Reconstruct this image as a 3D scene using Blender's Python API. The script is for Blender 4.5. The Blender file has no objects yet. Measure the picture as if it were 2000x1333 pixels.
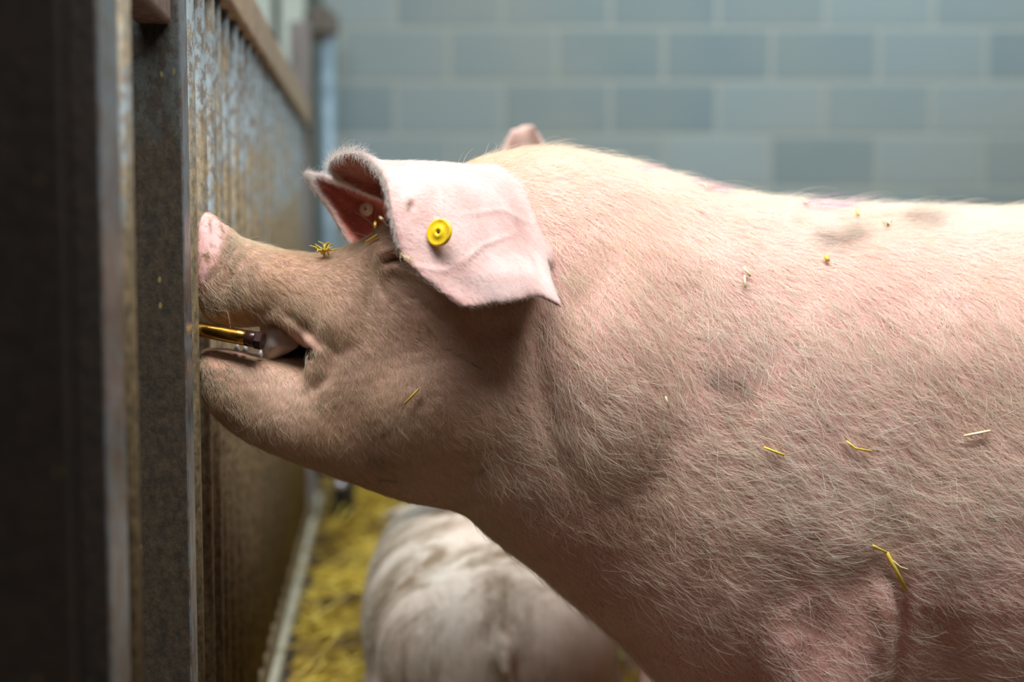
import bpy, bmesh, math, random
import numpy as np
from mathutils import Vector, Matrix
random.seed(7); rng = np.random.default_rng(7)
scene = bpy.context.scene
C = scene.collection

# ------------------------------------------------------------------ camera
FPX = 2600.0; CX, CY = 1000.0, 666.5
PITCH = math.atan(190/FPX); CAMZ = 0.93
FWD = np.array([0, math.cos(PITCH), -math.sin(PITCH)]); UP = np.array([0, math.sin(PITCH), math.cos(PITCH)]); RT = np.array([1.0, 0, 0])
CAM = np.array([0, 0, CAMZ])
cd = bpy.data.cameras.new('camera'); cam = bpy.data.objects.new('camera', cd); C.objects.link(cam)
cam.location = CAM; cam.rotation_euler = (math.pi/2-PITCH, 0, 0)
cd.sensor_width = 36; cd.lens = FPX/2000*36; cd.clip_start = 0.02
cd.dof.use_dof = True; cd.dof.focus_distance = 1.66; cd.dof.aperture_fstop = 1.7
scene.camera = cam
# ------------------------------------------------------------------ world and light
w = bpy.data.worlds.new('world'); scene.world = w; w.use_nodes = True
nt = w.node_tree; nt.nodes.clear()
tc = nt.nodes.new('ShaderNodeTexCoord'); sx = nt.nodes.new('ShaderNodeSeparateXYZ'); cr = nt.nodes.new('ShaderNodeValToRGB')
bg = nt.nodes.new('ShaderNodeBackground'); wo = nt.nodes.new('ShaderNodeOutputWorld')
nt.links.new(tc.outputs['Generated'], sx.inputs[0]); nt.links.new(sx.outputs['Z'], cr.inputs[0])
cr.color_ramp.elements[0].position = 0.0; cr.color_ramp.elements[0].color = (.085, .042, .020, 1)
e_ = cr.color_ramp.elements.new(.30); e_.color = (.17, .115, .075, 1)
cr.color_ramp.elements[-1].position = 0.95; cr.color_ramp.elements[-1].color = (.80, .92, 1.0, 1)
nt.links.new(cr.outputs[0], bg.inputs[0]); bg.inputs[1].default_value = 0.28
nt.links.new(bg.outputs[0], wo.inputs[0])
def area(name, loc, target, sx_, sy_, power, col):
    l = bpy.data.lights.new(name, 'AREA'); l.shape = 'RECTANGLE'; l.size = sx_; l.size_y = sy_; l.energy = power; l.color = col
    o = bpy.data.objects.new(name, l); C.objects.link(o); o.location = loc
    o.rotation_euler = (Vector(target)-Vector(loc)).to_track_quat('-Z', 'Y').to_euler(); return o
area('roof_light', (0.15, 0.90, 3.3), (0.3, 1.8, 0.8), 3.0, 0.8, 205, (.95, .99, 1.0))
area('roof_light_far', (1.5, 4.2, 3.6), (1.0, 5.6, 0.9), 4.0, 1.2, 105, (.84, .97, 1.0))
scene.view_settings.view_transform = 'Standard'; scene.view_settings.look = 'None'
scene.view_settings.gamma = 1; scene.view_settings.use_curve_mapping = False
scene.view_settings.exposure = 0.0

# ------------------------------------------------------------------ helpers
def P(px, py, d):
    px = np.asarray(px, float); py = np.asarray(py, float); d = np.asarray(d, float)
    return CAM + (d[..., None]*(FWD + ((px-CX)/FPX)[..., None]*RT - ((py-CY)/FPX)[..., None]*UP))
def PJ(v):
    r = v-CAM; d = r@FWD
    return (r@RT)/d*FPX+CX, CY-(r@UP)/d*FPX, d
FU = np.array([-252/FPX, 1.0, 0]); FU /= np.linalg.norm(FU); FN = np.array([FU[1], -FU[0], 0])
def F(s, n, z): return FU*s + FN*n + np.array([0, 0, z])

def nz(p, f, seed=0):
    """cheap smooth vector noise by summed sines, p (N,3) -> (N,)"""
    r = np.random.default_rng(seed); out = 0
    for k in range(5):
        d = r.normal(size=3); d /= np.linalg.norm(d)
        out = out + np.sin((p@d)*f*(0.7+0.35*k) + r.uniform(0, 6.28) + 1.3*np.sin((p@r.normal(size=3))*f*.5+r.uniform(0, 6)))
    return out/5*1.4

def link_mesh(name, verts, faces, mat, parent=None, smooth=True):
    me = bpy.data.meshes.new(name); me.from_pydata([tuple(map(float, v)) for v in verts], [], [tuple(int(i) for i in f) for f in faces])
    me.update(); return link(name, me, mat, parent, smooth)
def link(name, me, mat, parent=None, smooth=True):
    if mat: me.materials.clear(); me.materials.append(mat)
    me.polygons.foreach_set('use_smooth', [smooth]*len(me.polygons))
    o = bpy.data.objects.new(name, me); C.objects.link(o)
    if parent: o.parent = parent
    return o
def tag(o, label=None, cat=None, group=None, kind=None):
    if label: o['label'] = label
    if cat: o['category'] = cat
    if group: o['group'] = group
    if kind: o['kind'] = kind
    return o
def pin(o, loc):
    """put the object's origin at loc without moving its mesh"""
    loc = Vector([float(q) for q in loc])
    me = o.data; me.transform(Matrix.Translation(-loc)); o.location = loc
    for ch in o.children: ch.location = Vector(ch.location)-loc
def bmobj(name, bm, mat, parent=None, smooth=False):
    me = bpy.data.meshes.new(name); bmesh.ops.recalc_face_normals(bm, faces=bm.faces); bm.to_mesh(me); bm.free(); return link(name, me, mat, parent, smooth)
def fbox(bm, s0, s1, n0, n1, z0, z1, bev=0.003):
    """box in the fence's own frame: along s, across n, up z"""
    vs = [bm.verts.new(F(s, n, z)) for s in (s0, s1) for n in (n0, n1) for z in (z0, z1)]
    fs = []
    for a in ((0, 1, 3, 2), (4, 6, 7, 5), (0, 4, 5, 1), (2, 3, 7, 6), (0, 2, 6, 4), (1, 5, 7, 3)):
        fs.append(bm.faces.new([vs[i] for i in a]))
    if bev:
        es = {e for f in fs for e in f.edges}
        bmesh.ops.bevel(bm, geom=list(es), offset=bev, segments=3, affect='EDGES', profile=.5)
def tube(bm, pts, rad, seg=16, cap=True):
    pts = [np.array(p, float) for p in pts]; rad = rad if hasattr(rad, '__len__') else [rad]*len(pts)
    rings = []; prev = None
    for i, p in enumerate(pts):
        t = pts[min(i+1, len(pts)-1)]-pts[max(i-1, 0)]; t /= np.linalg.norm(t)
        a = np.cross(t, [0, 0, 1.0]) if prev is None else prev-np.dot(prev, t)*t
        if np.linalg.norm(a) < 1e-4: a = np.cross(t, [1.0, 0, 0])
        a /= np.linalg.norm(a); b = np.cross(t, a); prev = a
        rings.append([bm.verts.new(p+rad[i]*(math.cos(k*2*math.pi/seg)*a+math.sin(k*2*math.pi/seg)*b)) for k in range(seg)])
    for r0, r1 in zip(rings, rings[1:]):
        for k in range(seg): bm.faces.new((r0[k], r0[(k+1) % seg], r1[(k+1) % seg], r1[k]))
    if cap: bm.faces.new(rings[0][::-1]); bm.faces.new(rings[-1])

# ------------------------------------------------------------------ material helpers
class N:
    def __init__(s, name):
        s.m = bpy.data.materials.new(name); s.m.use_nodes = True; s.t = s.m.node_tree; s.t.nodes.clear()
        s.out = s.t.nodes.new('ShaderNodeOutputMaterial'); s.p = s.t.nodes.new('ShaderNodeBsdfPrincipled'); s.t.links.new(s.p.outputs[0], s.out.inputs[0])
        s.tc = s.t.nodes.new('ShaderNodeTexCoord')
    def L(s, a, b): s.t.links.new(a, b)
    def coord(s, scale=(1, 1, 1), out='Object'):
        m = s.t.nodes.new('ShaderNodeMapping'); m.inputs['Scale'].default_value = scale; s.L(s.tc.outputs[out], m.inputs[0]); return m.outputs[0]
    def noise(s, scale, detail=4, rough=.55, co=None, dist=0):
        n = s.t.nodes.new('ShaderNodeTexNoise'); n.inputs['Scale'].default_value = scale; n.inputs['Detail'].default_value = detail
        n.inputs['Roughness'].default_value = rough; n.inputs['Distortion'].default_value = dist
        s.L(co if co is not None else s.tc.outputs['Object'], n.inputs['Vector']); return n.outputs['Fac']
    def voro(s, scale, co=None, rnd=1):
        n = s.t.nodes.new('ShaderNodeTexVoronoi'); n.inputs['Scale'].default_value = scale; n.inputs['Randomness'].default_value = rnd
        s.L(co if co is not None else s.tc.outputs['Object'], n.inputs['Vector']); return n.outputs['Distance']
    def ramp(s, f, stops):
        n = s.t.nodes.new('ShaderNodeValToRGB'); e = n.color_ramp.elements
        while len(e) < len(stops): e.new(.5)
        for q, (p, c) in zip(e, stops):
            q.position = p; q.color = (*(c if hasattr(c, '__len__') else (c, c, c)), 1)
        s.L(f, n.inputs[0]); return n.outputs[0]
    def mix(s, f, a, b, mode='MIX'):
        n = s.t.nodes.new('ShaderNodeMix'); n.data_type = 'RGBA'; n.blend_type = mode
        for v, i in ((f, 0), (a, 6), (b, 7)):
            if isinstance(v, (int, float)): n.inputs[i].default_value = v if i == 0 else (v, v, v, 1)
            elif isinstance(v, tuple): n.inputs[i].default_value = (*v, 1)
            else: s.L(v, n.inputs[i])
        return n.outputs[2]
    def math(s, op, a, b=0.0):
        n = s.t.nodes.new('ShaderNodeMath'); n.operation = op; n.use_clamp = False
        for v, i in ((a, 0), (b, 1)):
            if isinstance(v, (int, float)): n.inputs[i].default_value = v
            else: s.L(v, n.inputs[i])
        return n.outputs[0]
    def attr(s, name):
        n = s.t.nodes.new('ShaderNodeAttribute'); n.attribute_name = name; return n
    def bump(s, h, strength=.3, dist=.002):
        n = s.t.nodes.new('ShaderNodeBump'); n.inputs['Strength'].default_value = strength; n.inputs['Distance'].default_value = dist
        s.L(h, n.inputs['Height']); s.L(n.outputs[0], s.p.inputs['Normal'])
    def col(s, c):
        if isinstance(c, tuple): s.p.inputs['Base Color'].default_value = (*c, 1)
        else: s.L(c, s.p.inputs['Base Color'])
    def set(s, **k):
        for a, v in k.items(): s.p.inputs[a.replace('_', ' ')].default_value = v
        return s

def mat_metal(name, clean, dirt, rust, amount, rough=.6, zgrad=None, metal=.25, fleck=.5, spot=55, big=9):
    m = N(name)
    big = m.noise(big, 5, .6, m.coord((1, 1, .45)), .4)
    fine = m.noise(120, 4, .65, m.coord((1, 1, .6)))
    spots = m.noise(spot, 4, .7, m.coord((1, 1, .5)))
    base = m.mix(m.ramp(fine, [(.35, 0), (.7, 1)]), tuple(c*.72 for c in clean), clean)
    base = m.mix(m.math('MULTIPLY', m.ramp(spots, [(.47, 0), (.57, 1)]), .85), base, rust)
    d = m.math('ADD', big, 0)
    if zgrad:
        g = m.t.nodes.new('ShaderNodeNewGeometry'); sp = m.t.nodes.new('ShaderNodeSeparateXYZ'); m.L(g.outputs['Position'], sp.inputs[0])
        mr = m.t.nodes.new('ShaderNodeMapRange'); mr.inputs[1].default_value = zgrad[0]; mr.inputs[2].default_value = zgrad[1]; mr.inputs[3].default_value = .5; mr.inputs[4].default_value = -.12
        m.L(sp.outputs['Z'], mr.inputs[0]); d = m.math('ADD', d, mr.outputs[0])
    dm = m.ramp(d, [(amount, 0), (amount+.16, 1)])
    dcol = m.mix(m.ramp(fine, [(.35, 0), (.68, 1)]), tuple(c*.5 for c in dirt), tuple(min(1, c*1.5) for c in dirt))
    c = m.mix(dm, base, dcol)
    v = m.voro(38, m.coord((1, 1, .55)))
    fl = m.math('MULTIPLY', m.ramp(v, [(.055, 1), (.10, 0)]), m.ramp(m.noise(14, 2), [(.5, 0), (.6, fleck)]))
    c = m.mix(fl, c, (.42, .30, .07))
    m.col(c); m.set(Roughness=rough, Metallic=metal); m.bump(m.math('ADD', m.math('MULTIPLY', spots, .6), fine), .45, .002)
    return m.m

M = {}
M['galv'] = mat_metal('galvanised_dirty', (.21, .245, .255), (.17, .12, .062), (.085, .052, .028), .47, zgrad=(CAMZ-.35, CAMZ+.32), spot=110, big=24)
M['mud'] = mat_metal('mud_caked_steel', (.08, .084, .075), (.044, .029, .015), (.04, .025, .014), .50, .8, zgrad=(CAMZ-.02, CAMZ+.22), metal=.1)
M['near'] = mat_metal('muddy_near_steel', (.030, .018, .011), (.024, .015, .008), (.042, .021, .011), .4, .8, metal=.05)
M['edge'] = mat_metal('lit_post_side', (.23, .26, .285), (.19, .135, .095), (.15, .10, .07), .52, .38, metal=.5, fleck=.2)  # for post sides: light from the right painted in as a paler colour
M['tan'] = mat_metal('tan_rail', (.42, .33, .24), (.36, .26, .16), (.20, .13, .07), .5, .8, metal=0)
M['pinkrust'] = mat_metal('rusty_bracket', (.20, .13, .11), (.14, .09, .06), (.10, .05, .03), .5, .7, metal=.1)

def mat_simple(name, col, rough=.6, metal=0, nscale=20, var=.3, bump=.2):
    m = N(name); f = m.noise(nscale, 4)
    m.col(m.mix(m.ramp(f, [(.3, 0), (.7, 1)]), tuple(c*(1-var) for c in col), tuple(min(1, c*(1+var*.4)) for c in col)))
    m.set(Roughness=rough, Metallic=metal)
    if bump: m.bump(f, bump, .003)
    return m.m

# ------------------------------------------------------------------ the setting
WALL_Y = 5.72
def build_blockwall():
    m = N('concrete_block')
    br = m.t.nodes.new('ShaderNodeTexBrick'); br.offset = .5
    mp = m.t.nodes.new('ShaderNodeMapping'); m.L(m.tc.outputs['Object'], mp.inputs[0])
    mp.inputs['Rotation'].default_value = (math.pi/2, 0, 0)
    m.L(mp.outputs[0], br.inputs['Vector'])
    br.inputs['Scale'].default_value = 1; br.inputs['Brick Width'].default_value = .455; br.inputs['Row Height'].default_value = .225
    br.inputs['Mortar Size'].default_value = .014; br.inputs['Mortar Smooth'].default_value = .4; br.inputs['Bias'].default_value = 0
    br.inputs['Color1'].default_value = (.170, .228, .252, 1); br.inputs['Color2'].default_value = (.275, .325, .335, 1); br.inputs['Mortar'].default_value = (.32, .35, .33, 1)
    f = m.noise(1.1, 3); g = m.noise(60, 3)
    c = m.mix(m.ramp(f, [(.35, 0), (.65, .5)]), br.outputs['Color'], (.30, .31, .27), 'MIX')
    c = m.mix(.35, c, m.ramp(g, [(.2, .6), (.8, 1.0)]), 'MULTIPLY')
    m.col(c); m.set(Roughness=.95); m.bump(m.math('SUBTRACT', m.math('MULTIPLY', g, .3), br.outputs['Fac']), .6, .006)
    bm = bmesh.new()
    x0, x1, z0, z1 = -.80, 5.5, 0, 3.2
    bmesh.ops.create_cube(bm, size=1); bmesh.ops.scale(bm, vec=(x1-x0, .2, z1-z0), verts=bm.verts)
    o = bmobj('wall_back', bm, m.m)
    # object origin chosen so that the courses fall where they should
    o.location = ((x0+x1)/2, WALL_Y+.1, (z0+z1)/2)
    # shift mapping so a bed joint / perpend sits at the measured pixel
    _j = P(983, 163, WALL_Y/ math.cos(PITCH)); 
    mp.inputs['Location'].default_value = (-(_j[0]-o.location.x), 0, 0)
    mp.vector_type = 'POINT'
    mp.inputs['Location'].default_value = (-(_j[0]-o.location.x), -(_j[2]-o.location.z), 0)
    mp.inputs['Rotation'].default_value = (-math.pi/2, 0, 0)
    tag(o, kind='structure')
build_blockwall()

# pale vertical boarding beyond the fence
bm = bmesh.new(); x = -.80
def wbox(x0, x1, y0, y1, z0, z1):
    r = bmesh.ops.create_cube(bm, size=1); bmesh.ops.scale(bm, vec=(x1-x0, y1-y0, z1-z0), verts=r['verts']); bmesh.ops.translate(bm, vec=((x0+x1)/2, (y0+y1)/2, (z0+z1)/2), verts=r['verts'])
x = float(P(602, 100, WALL_Y-.1)[0])
while x > -3.2:
    wd = random.choice((.085, .10, .07)); wbox(x-wd, x, WALL_Y-.12, WALL_Y-.095, 0, 3.2); x -= wd+.036
m = N('pale_boards'); m.col(m.mix(m.ramp(m.noise(2, 4), [(.4, 0), (.7, .5)]), (.50, .54, .48), (.36, .37, .31))); m.set(Roughness=.7)
tag(bmobj('wall_left', bm, m.m), kind='structure')
bm = bmesh.new(); wbox(-3.2, -.80, WALL_Y, WALL_Y+.1, 0, 3.2); tag(bmobj('wall_far', bm, mat_simple('dark_board', (.10, .12, .10), .9)), kind='structure')

# floor
m = N('shade_dark_concrete')
b = m.noise(30, 5, .7); m.col(m.mix(m.noise(4, 5, .6), (.03, .017, .008), (.11, .065, .030))); m.set(Roughness=.8); m.bump(b, .6, .01)  # floor coloured dark in place of shade, cutting light bounced onto the sow
bm = bmesh.new(); bmesh.ops.create_grid(bm, x_segments=60, y_segments=60, size=1)
for v in bm.verts:
    v.co.x = .6+v.co.x*4.8; v.co.y = 2.35+v.co.y*3.4
    v.co.z = 0
o = bmobj('floor', bm, m.m); tag(o, kind='structure')

# loose straw (bedding)
def straw_field(nm, n, region, seed):
    r = np.random.default_rng(seed); V = []; Fa = []
    for i in range(n):
        x, y = r.uniform(region[0], region[1]), r.uniform(region[2], region[3])
        sN = (np.array([x, y, 0])@FN)
        if sN < -.20: continue
        L = r.uniform(.05, .16); a = r.uniform(0, 6.28); wd = r.uniform(.0015, .003); t = r.uniform(-.25, .35)
        d = np.array([math.cos(a)*math.cos(t), math.sin(a)*math.cos(t), math.sin(t)]); s = np.cross(d, [0, 0, 1]); s /= np.linalg.norm(s); u = np.cross(s, d)
        c0 = np.array([x, y, r.uniform(.004, .05)+abs(d[2])*L/2]); k = len(V)
        for e in (-.5, .5):
            for q in range(3):
                an = q*2.094; V.append(c0+d*L*e+wd*(math.cos(an)*s+math.sin(an)*u))
        Fa += [(k, k+1, k+4, k+3), (k+1, k+2, k+5, k+4), (k+2, k, k+3, k+5), (k+2, k+1, k), (k+3, k+4, k+5)]
    return V, Fa
V, Fa = straw_field('s', 15000, (-.9, 1.8, 1.95, 5.6), 3)
m = N('straw'); 
oi = m.noise(5, 3, .6)
m.col(m.ramp(oi, [(.40, (.12, .065, .008)), (.52, (.40, .26, .025)), (.62, (.72, .55, .09))])); m.set(Roughness=.5)
M['strawbed'] = m.m
gx, gy = np.meshgrid(np.linspace(0, 1, 90), np.linspace(0, 1, 90)); Y_ = 2.05+gy*3.6; X_ = -.0873/.996*Y_-.226+gx*(1.96+.0873*Y_)
Z_ = .02+.010*nz(np.stack([X_.ravel(), Y_.ravel(), 0*X_.ravel()], 1), 16, 77).reshape(X_.shape); Z_[0] = .001
k0 = len(V); V += [np.array(q) for q in zip(X_.ravel(), Y_.ravel(), Z_.ravel())]
Fa += [(k0+i*90+j, k0+i*90+j+1, k0+i*90+90+j+1, k0+i*90+90+j) for i in range(89) for j in range(89)]
o = link_mesh('straw_bedding', V, Fa, m.m, smooth=False)
tag(o, 'deep yellow straw bedding covering the pen floor behind the pigs', 'straw', kind='stuff')

def s_at(px_, n):
    r = (px_-CX)/FPX*math.cos(PITCH); return n*(r*FN[1]-FN[0])/(FU[0]-r*FU[1])
def n_at(px_, s_):
    r = (px_-CX)/FPX*math.cos(PITCH); return s_*(FU[0]-r*FU[1])/(r*FN[1]-FN[0])
NB = -.2345    # plane touched by the bars on the pigs' side
# ------------------------------------------------------------------ the fence of vertical bars
fence = bpy.data.objects.new('barred_fence', None); C.objects.link(fence); fence.location = F(2.9, -.25, 0)
tag(fence, 'long galvanised pen fence of vertical round bars that the pig presses against', 'fence')
def sub(name, bm, mat, parent=fence, smooth=False):
    o = bmobj(name, bm, mat, parent, smooth); o.matrix_parent_inverse = Matrix.Translation(-Vector(parent.location)); return o
TOPZ = CAMZ+.364; SEND = s_at(602, NB)
bm = bmesh.new(); fbox(bm, 1.70, SEND, NB-.045, NB+.010, TOPZ, TOPZ+.078, .006); sub('top_rail', bm, M['tan'])
bm = bmesh.new(); fbox(bm, 1.70, SEND, NB-.04, NB+.002, .06, .11, .004); sub('bottom_rail', bm, M['galv'])
s = s_at(386, NB); k = 0
barme = None
while s < SEND-.05:
    bm = bmesh.new(); r = .0135
    jit = random.uniform(-.003, .003)
    tube(bm, [F(s, NB-r+jit, .10), F(s+random.uniform(-.003, .003), NB-r+jit, .6), F(s, NB-r+jit, TOPZ+.01)], r, 18)
    o = sub('bar', bm, M['galv'], smooth=True); s += .104; k += 1
# back plate seen between the bars low down
bm = bmesh.new(); fbox(bm, SEND, SEND+.09, NB-.05, NB+.012, 0, P(612, 52, SEND)[2], .006); sub('end_post', bm, mat_simple('grey_post', (.17, .15, .14), .7))

# concrete kerb under the fence
bm = bmesh.new(); fbox(bm, .5, 4.7, -.33, NB+.016, 0, .05, .008)
o = bmobj('trim_1', bm, mat_simple('kerb_concrete', (.42, .38, .28), .9, 0, 15)); tag(o, kind='structure')

# posts nearer than the pig's snout
def post(label, s0, s1, n0, n1, mat, z1=1.6, cat='post', side=None):
    bm = bmesh.new(); fbox(bm, s0, s1, n0, n1, 0.0, z1, .004)
    o = bmobj('steel_post', bm, mat); pin(o, F((s0+s1)/2, (n0+n1)/2, 0)); tag(o, label, cat, 'steel uprights of the pen front')
    if side: o.data.materials.append(side); 
    if side:
        for p in o.data.polygons:
            if Vector(p.normal).dot(Vector(FN)) > .5: p.material_index = 1
    return o
NS = -.236; a0, a1 = s_at(360, NS), s_at(373, NS)
post('mud-caked square steel post nearest the snout, with its lit side painted bright', a0, a1, n_at(256, a0), NS, M['mud'], side=M['edge'])
NS2 = -.238; b0, b1 = s_at(201, NS2), s_at(239, NS2)
post('narrow square steel post with its lit side painted pale, second from the left edge', b0, b1, n_at(140, b0), NS2, M['near'], side=M['edge'])
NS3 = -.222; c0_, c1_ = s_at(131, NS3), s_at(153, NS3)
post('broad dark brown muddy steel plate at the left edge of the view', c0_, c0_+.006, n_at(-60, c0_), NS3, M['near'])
post('added black plate filling the dark gap between the broad plate and the narrow post', 1.19, 1.22, n_at(60, 1.19), n_at(175, 1.19), M['near'])  # added filler plate, stands in for the darkness of the gap
# round bars between those posts
e0 = s_at(264, NS); bm = bmesh.new(); tube(bm, [F(e0, NS-.013, .0), F(e0, NS-.0135, .8), F(e0, NS-.013, CAMZ+.258)], .013, 20)
o = bmobj('round_bar', bm, M['galv'], smooth=True); pin(o, F(e0, NS-.013, 0)); tag(o, 'single round galvanised bar standing between the two nearer posts', 'bar')
# rusty crosspiece
bm = bmesh.new(); fbox(bm, b1, a0, NS-.052, NS-.010, CAMZ+.258, CAMZ+.32, .006)
o = bmobj('crosspiece', bm, M['pinkrust']); pin(o, F((a0+b1)/2, NS-.03, CAMZ+.26)); tag(o, 'rusty horizontal crosspiece joining the two posts at the top left', 'bracket')

# distant vertical pipe and its bracket
bm = bmesh.new(); q0 = P(648, 1100, 5.45); q1 = P(648, 25, 5.45)
tube(bm, [(q0[0], q0[1], 0), (q0[0], q0[1], 1.75)], .032, 20)
pipe = bmobj('standpipe', bm, mat_simple('bluegrey_pipe', (.24, .32, .38), .45, .2), smooth=True); pin(pipe, (q0[0], q0[1], 0))
tag(pipe, 'blue-grey vertical pipe in front of the block wall beyond the fence end', 'pipe')
bm = bmesh.new(); bmesh.ops.create_cube(bm, size=1); bmesh.ops.scale(bm, vec=(.13, .14, .13), verts=bm.verts); bmesh.ops.translate(bm, vec=(-.02, -.0, 1.80), verts=bm.verts)
bmesh.ops.bevel(bm, geom=bm.edges[:], offset=.03, segments=3, affect='EDGES')
bmobj('bracket', bm, mat_simple('dark_bracket', (.12, .10, .08), .7), pipe)
# dark drinker on the floor near the end of the fence
q = P(672, 940, 4.35)
bm = bmesh.new(); tube(bm, [(q[0], q[1], 0), (q[0], q[1], q[2]+.10)], .035, 16)
tube(bm, [(q[0], q[1], q[2]+.05), (q[0]-.09, q[1], q[2]+.05)], .032, 14)
dk = bmobj('drinker_pipe', bm, mat_simple('dark_rubber', (.02, .015, .012), .5), smooth=True); pin(dk, (q[0], q[1], 0))
tag(dk, 'dark upright drinker pipe with a small painted highlight by the far fence end', 'drinker')
bm = bmesh.new(); bmesh.ops.create_uvsphere(bm, u_segments=16, v_segments=10, radius=.016)  # pale ball standing in for a highlight on the dark pipe
o = bmobj('tip', bm, mat_simple('highlight_ball', (.75, .72, .82), .25, .5, bump=0), dk, True); e = P(665, 945, 4.29); o.location = (e[0]-q[0], e[1]-q[1], e[2]); o['label'] = 'pale ball painting the highlight'

# ------------------------------------------------------------------ lofted animal bodies
def pchip(x, y, xi):
    x = np.asarray(x, float); y = np.asarray(y, float); h = np.diff(x); d = np.diff(y)/h
    m_ = np.zeros(len(x)); m_[0] = d[0]; m_[-1] = d[-1]
    for i in range(1, len(x)-1):
        if d[i-1]*d[i] > 0:
            w1 = 2*h[i]+h[i-1]; w2 = h[i]+2*h[i-1]; m_[i] = (w1+w2)/(w1/d[i-1]+w2/d[i])
    k = np.clip(np.searchsorted(x, xi)-1, 0, len(h)-1); t = (xi-x[k])/h[k]
    return (1+2*t)*(1-t)**2*y[k]+t*(1-t)**2*h[k]*m_[k]+t*t*(3-2*t)*y[k+1]+t*t*(t-1)*h[k]*m_[k+1]
def rings_mesh(rings):
    """rings: list of (n,3) arrays -> verts, faces closed by fans"""
    n = len(rings[0]); V = np.concatenate(rings+[rings[0].mean(0)[None], rings[-1].mean(0)[None]]); R = len(rings); Fa = []
    for i in range(R-1):
        for k in range(n): Fa.append((i*n+k, i*n+(k+1) % n, (i+1)*n+(k+1) % n, (i+1)*n+k))
    for k in range(n): Fa.append((R*n, (k+1) % n, k)); Fa.append((R*n+1, (R-1)*n+k, (R-1)*n+(k+1) % n))
    return V, Fa
def loft_px(st, step=8, seg=56):
    """stations (px, top, bottom, depth, half width, exponent), slices upright in depth"""
    st = np.array(st, float); xs = np.arange(st[0, 0], st[-1, 0]+.1, step); cols = [pchip(st[:, 0], st[:, i], xs) for i in range(1, 6)]
    t = np.linspace(0, 2*math.pi, seg, endpoint=False); rr = []
    for x, a, b, d, hw, n in zip(xs, *cols):
        c, s_ = np.cos(t), np.sin(t)
        kc = .5-.17*np.clip((x-900)/500, 0, 1); yc = a+(b-a)*kc; yy = yc-np.where(s_ > 0, yc-a, b-yc)*np.sign(s_)*np.abs(s_)**(2/n); off = -hw*np.sign(c)*np.abs(c)**(2/n)
        p = P(np.full(seg, x), yy, np.full(seg, d)); p[:, 1] += off; rr.append(p)
    return rings_mesh(rr)
def limb(pts, seg=28, sub_=6):
    """pts: (x,y,z,rx,ry) chain, elliptical rings"""
    pts = np.array(pts, float); t = np.arange(len(pts)); ti = np.linspace(0, len(pts)-1, (len(pts)-1)*sub_+1); q = np.stack([pchip(t, pts[:, i], ti) for i in range(5)], 1)
    a = np.linspace(0, 2*math.pi, seg, endpoint=False); rr = []
    for x, y, z, rx, ry in q: rr.append(np.stack([x+rx*np.cos(a), y+ry*np.sin(a), np.full(seg, z)], 1))
    return rings_mesh(rr)
def chain(pts, seg=28, sub_=6):
    """free chain (x,y,z,r) with round rings"""
    pts = np.array(pts, float); t = np.arange(len(pts)); ti = np.linspace(0, len(pts)-1, (len(pts)-1)*sub_+1); q = np.stack([pchip(t, pts[:, i], ti) for i in range(4)], 1)
    a = np.linspace(0, 2*math.pi, seg, endpoint=False); rr = []; c = q[:, :3]
    for i in range(len(q)):
        d = c[min(i+1, len(c)-1)]-c[max(i-1, 0)]; d /= np.linalg.norm(d); u = np.cross(d, [0, .3, 1.0]); u /= np.linalg.norm(u); v = np.cross(d, u)
        rr.append(c[i]+q[i, 3]*(np.cos(a)[:, None]*u+np.sin(a)[:, None]*v))
    return rings_mesh(rr)
def ball(c, r, n=20):
    bm_ = bmesh.new(); bmesh.ops.create_uvsphere(bm_, u_segments=n*2, v_segments=n, radius=1)
    V = np.array([v.co[:] for v in bm_.verts])*np.array(r)+np.array(c); Fa = [tuple(v.index for v in f.verts) for f in bm_.faces]; bm_.free(); return V, Fa
def sheet_px(rows, nu=60, nv=48, th=.0045, world=False):
    """rows of (px,py,depth) control points -> thick sheet"""
    G = np.array(rows, float)
    W = G if world else P(G[..., 0], G[..., 1], G[..., 2])
    R_, K = W.shape[:2]
    a = np.stack([np.stack([pchip(np.arange(K), W[i, :, c], np.linspace(0, K-1, nu)) for c in range(3)], 1) for i in range(R_)])
    b = np.stack([np.stack([pchip(np.arange(R_), a[:, j, c], np.linspace(0, R_-1, nv)) for c in range(3)], 1) for j in range(nu)], 1)
    du = np.gradient(b, axis=1); dv = np.gradient(b, axis=0); n = np.cross(du, dv); n /= np.linalg.norm(n, axis=2, keepdims=True)+1e-12
    ju, jv = np.meshgrid(np.linspace(0, 1, nu), np.linspace(0, 1, nv))
    e = np.minimum(np.minimum(ju, 1-ju)*nu/nv, np.minimum(jv, 1-jv)); T = th*(np.clip(e/.06, 0, 1)**.5*.5+.5)
    top = b+n*T[..., None]; bot = b-n*T[..., None]; V = np.concatenate([top.reshape(-1, 3), bot.reshape(-1, 3)]); o_ = nu*nv; Fa = []
    idx = lambda i, j: i*nu+j
    for i in range(nv-1):
        for j in range(nu-1):
            Fa.append((idx(i, j), idx(i, j+1), idx(i+1, j+1), idx(i+1, j))); Fa.append((o_+idx(i, j), o_+idx(i+1, j), o_+idx(i+1, j+1), o_+idx(i, j+1)))
    for j in range(nu-1):
        Fa.append((idx(0, j), o_+idx(0, j), o_+idx(0, j+1), idx(0, j+1))); i = nv-1; Fa.append((idx(i, j), idx(i, j+1), o_+idx(i, j+1), o_+idx(i, j)))
    for i in range(nv-1):
        Fa.append((idx(i, 0), idx(i+1, 0), o_+idx(i+1, 0), o_+idx(i, 0))); j = nu-1; Fa.append((idx(i, j), o_+idx(i, j), o_+idx(i+1, j), idx(i+1, j)))
    return (V, Fa), b
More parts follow.
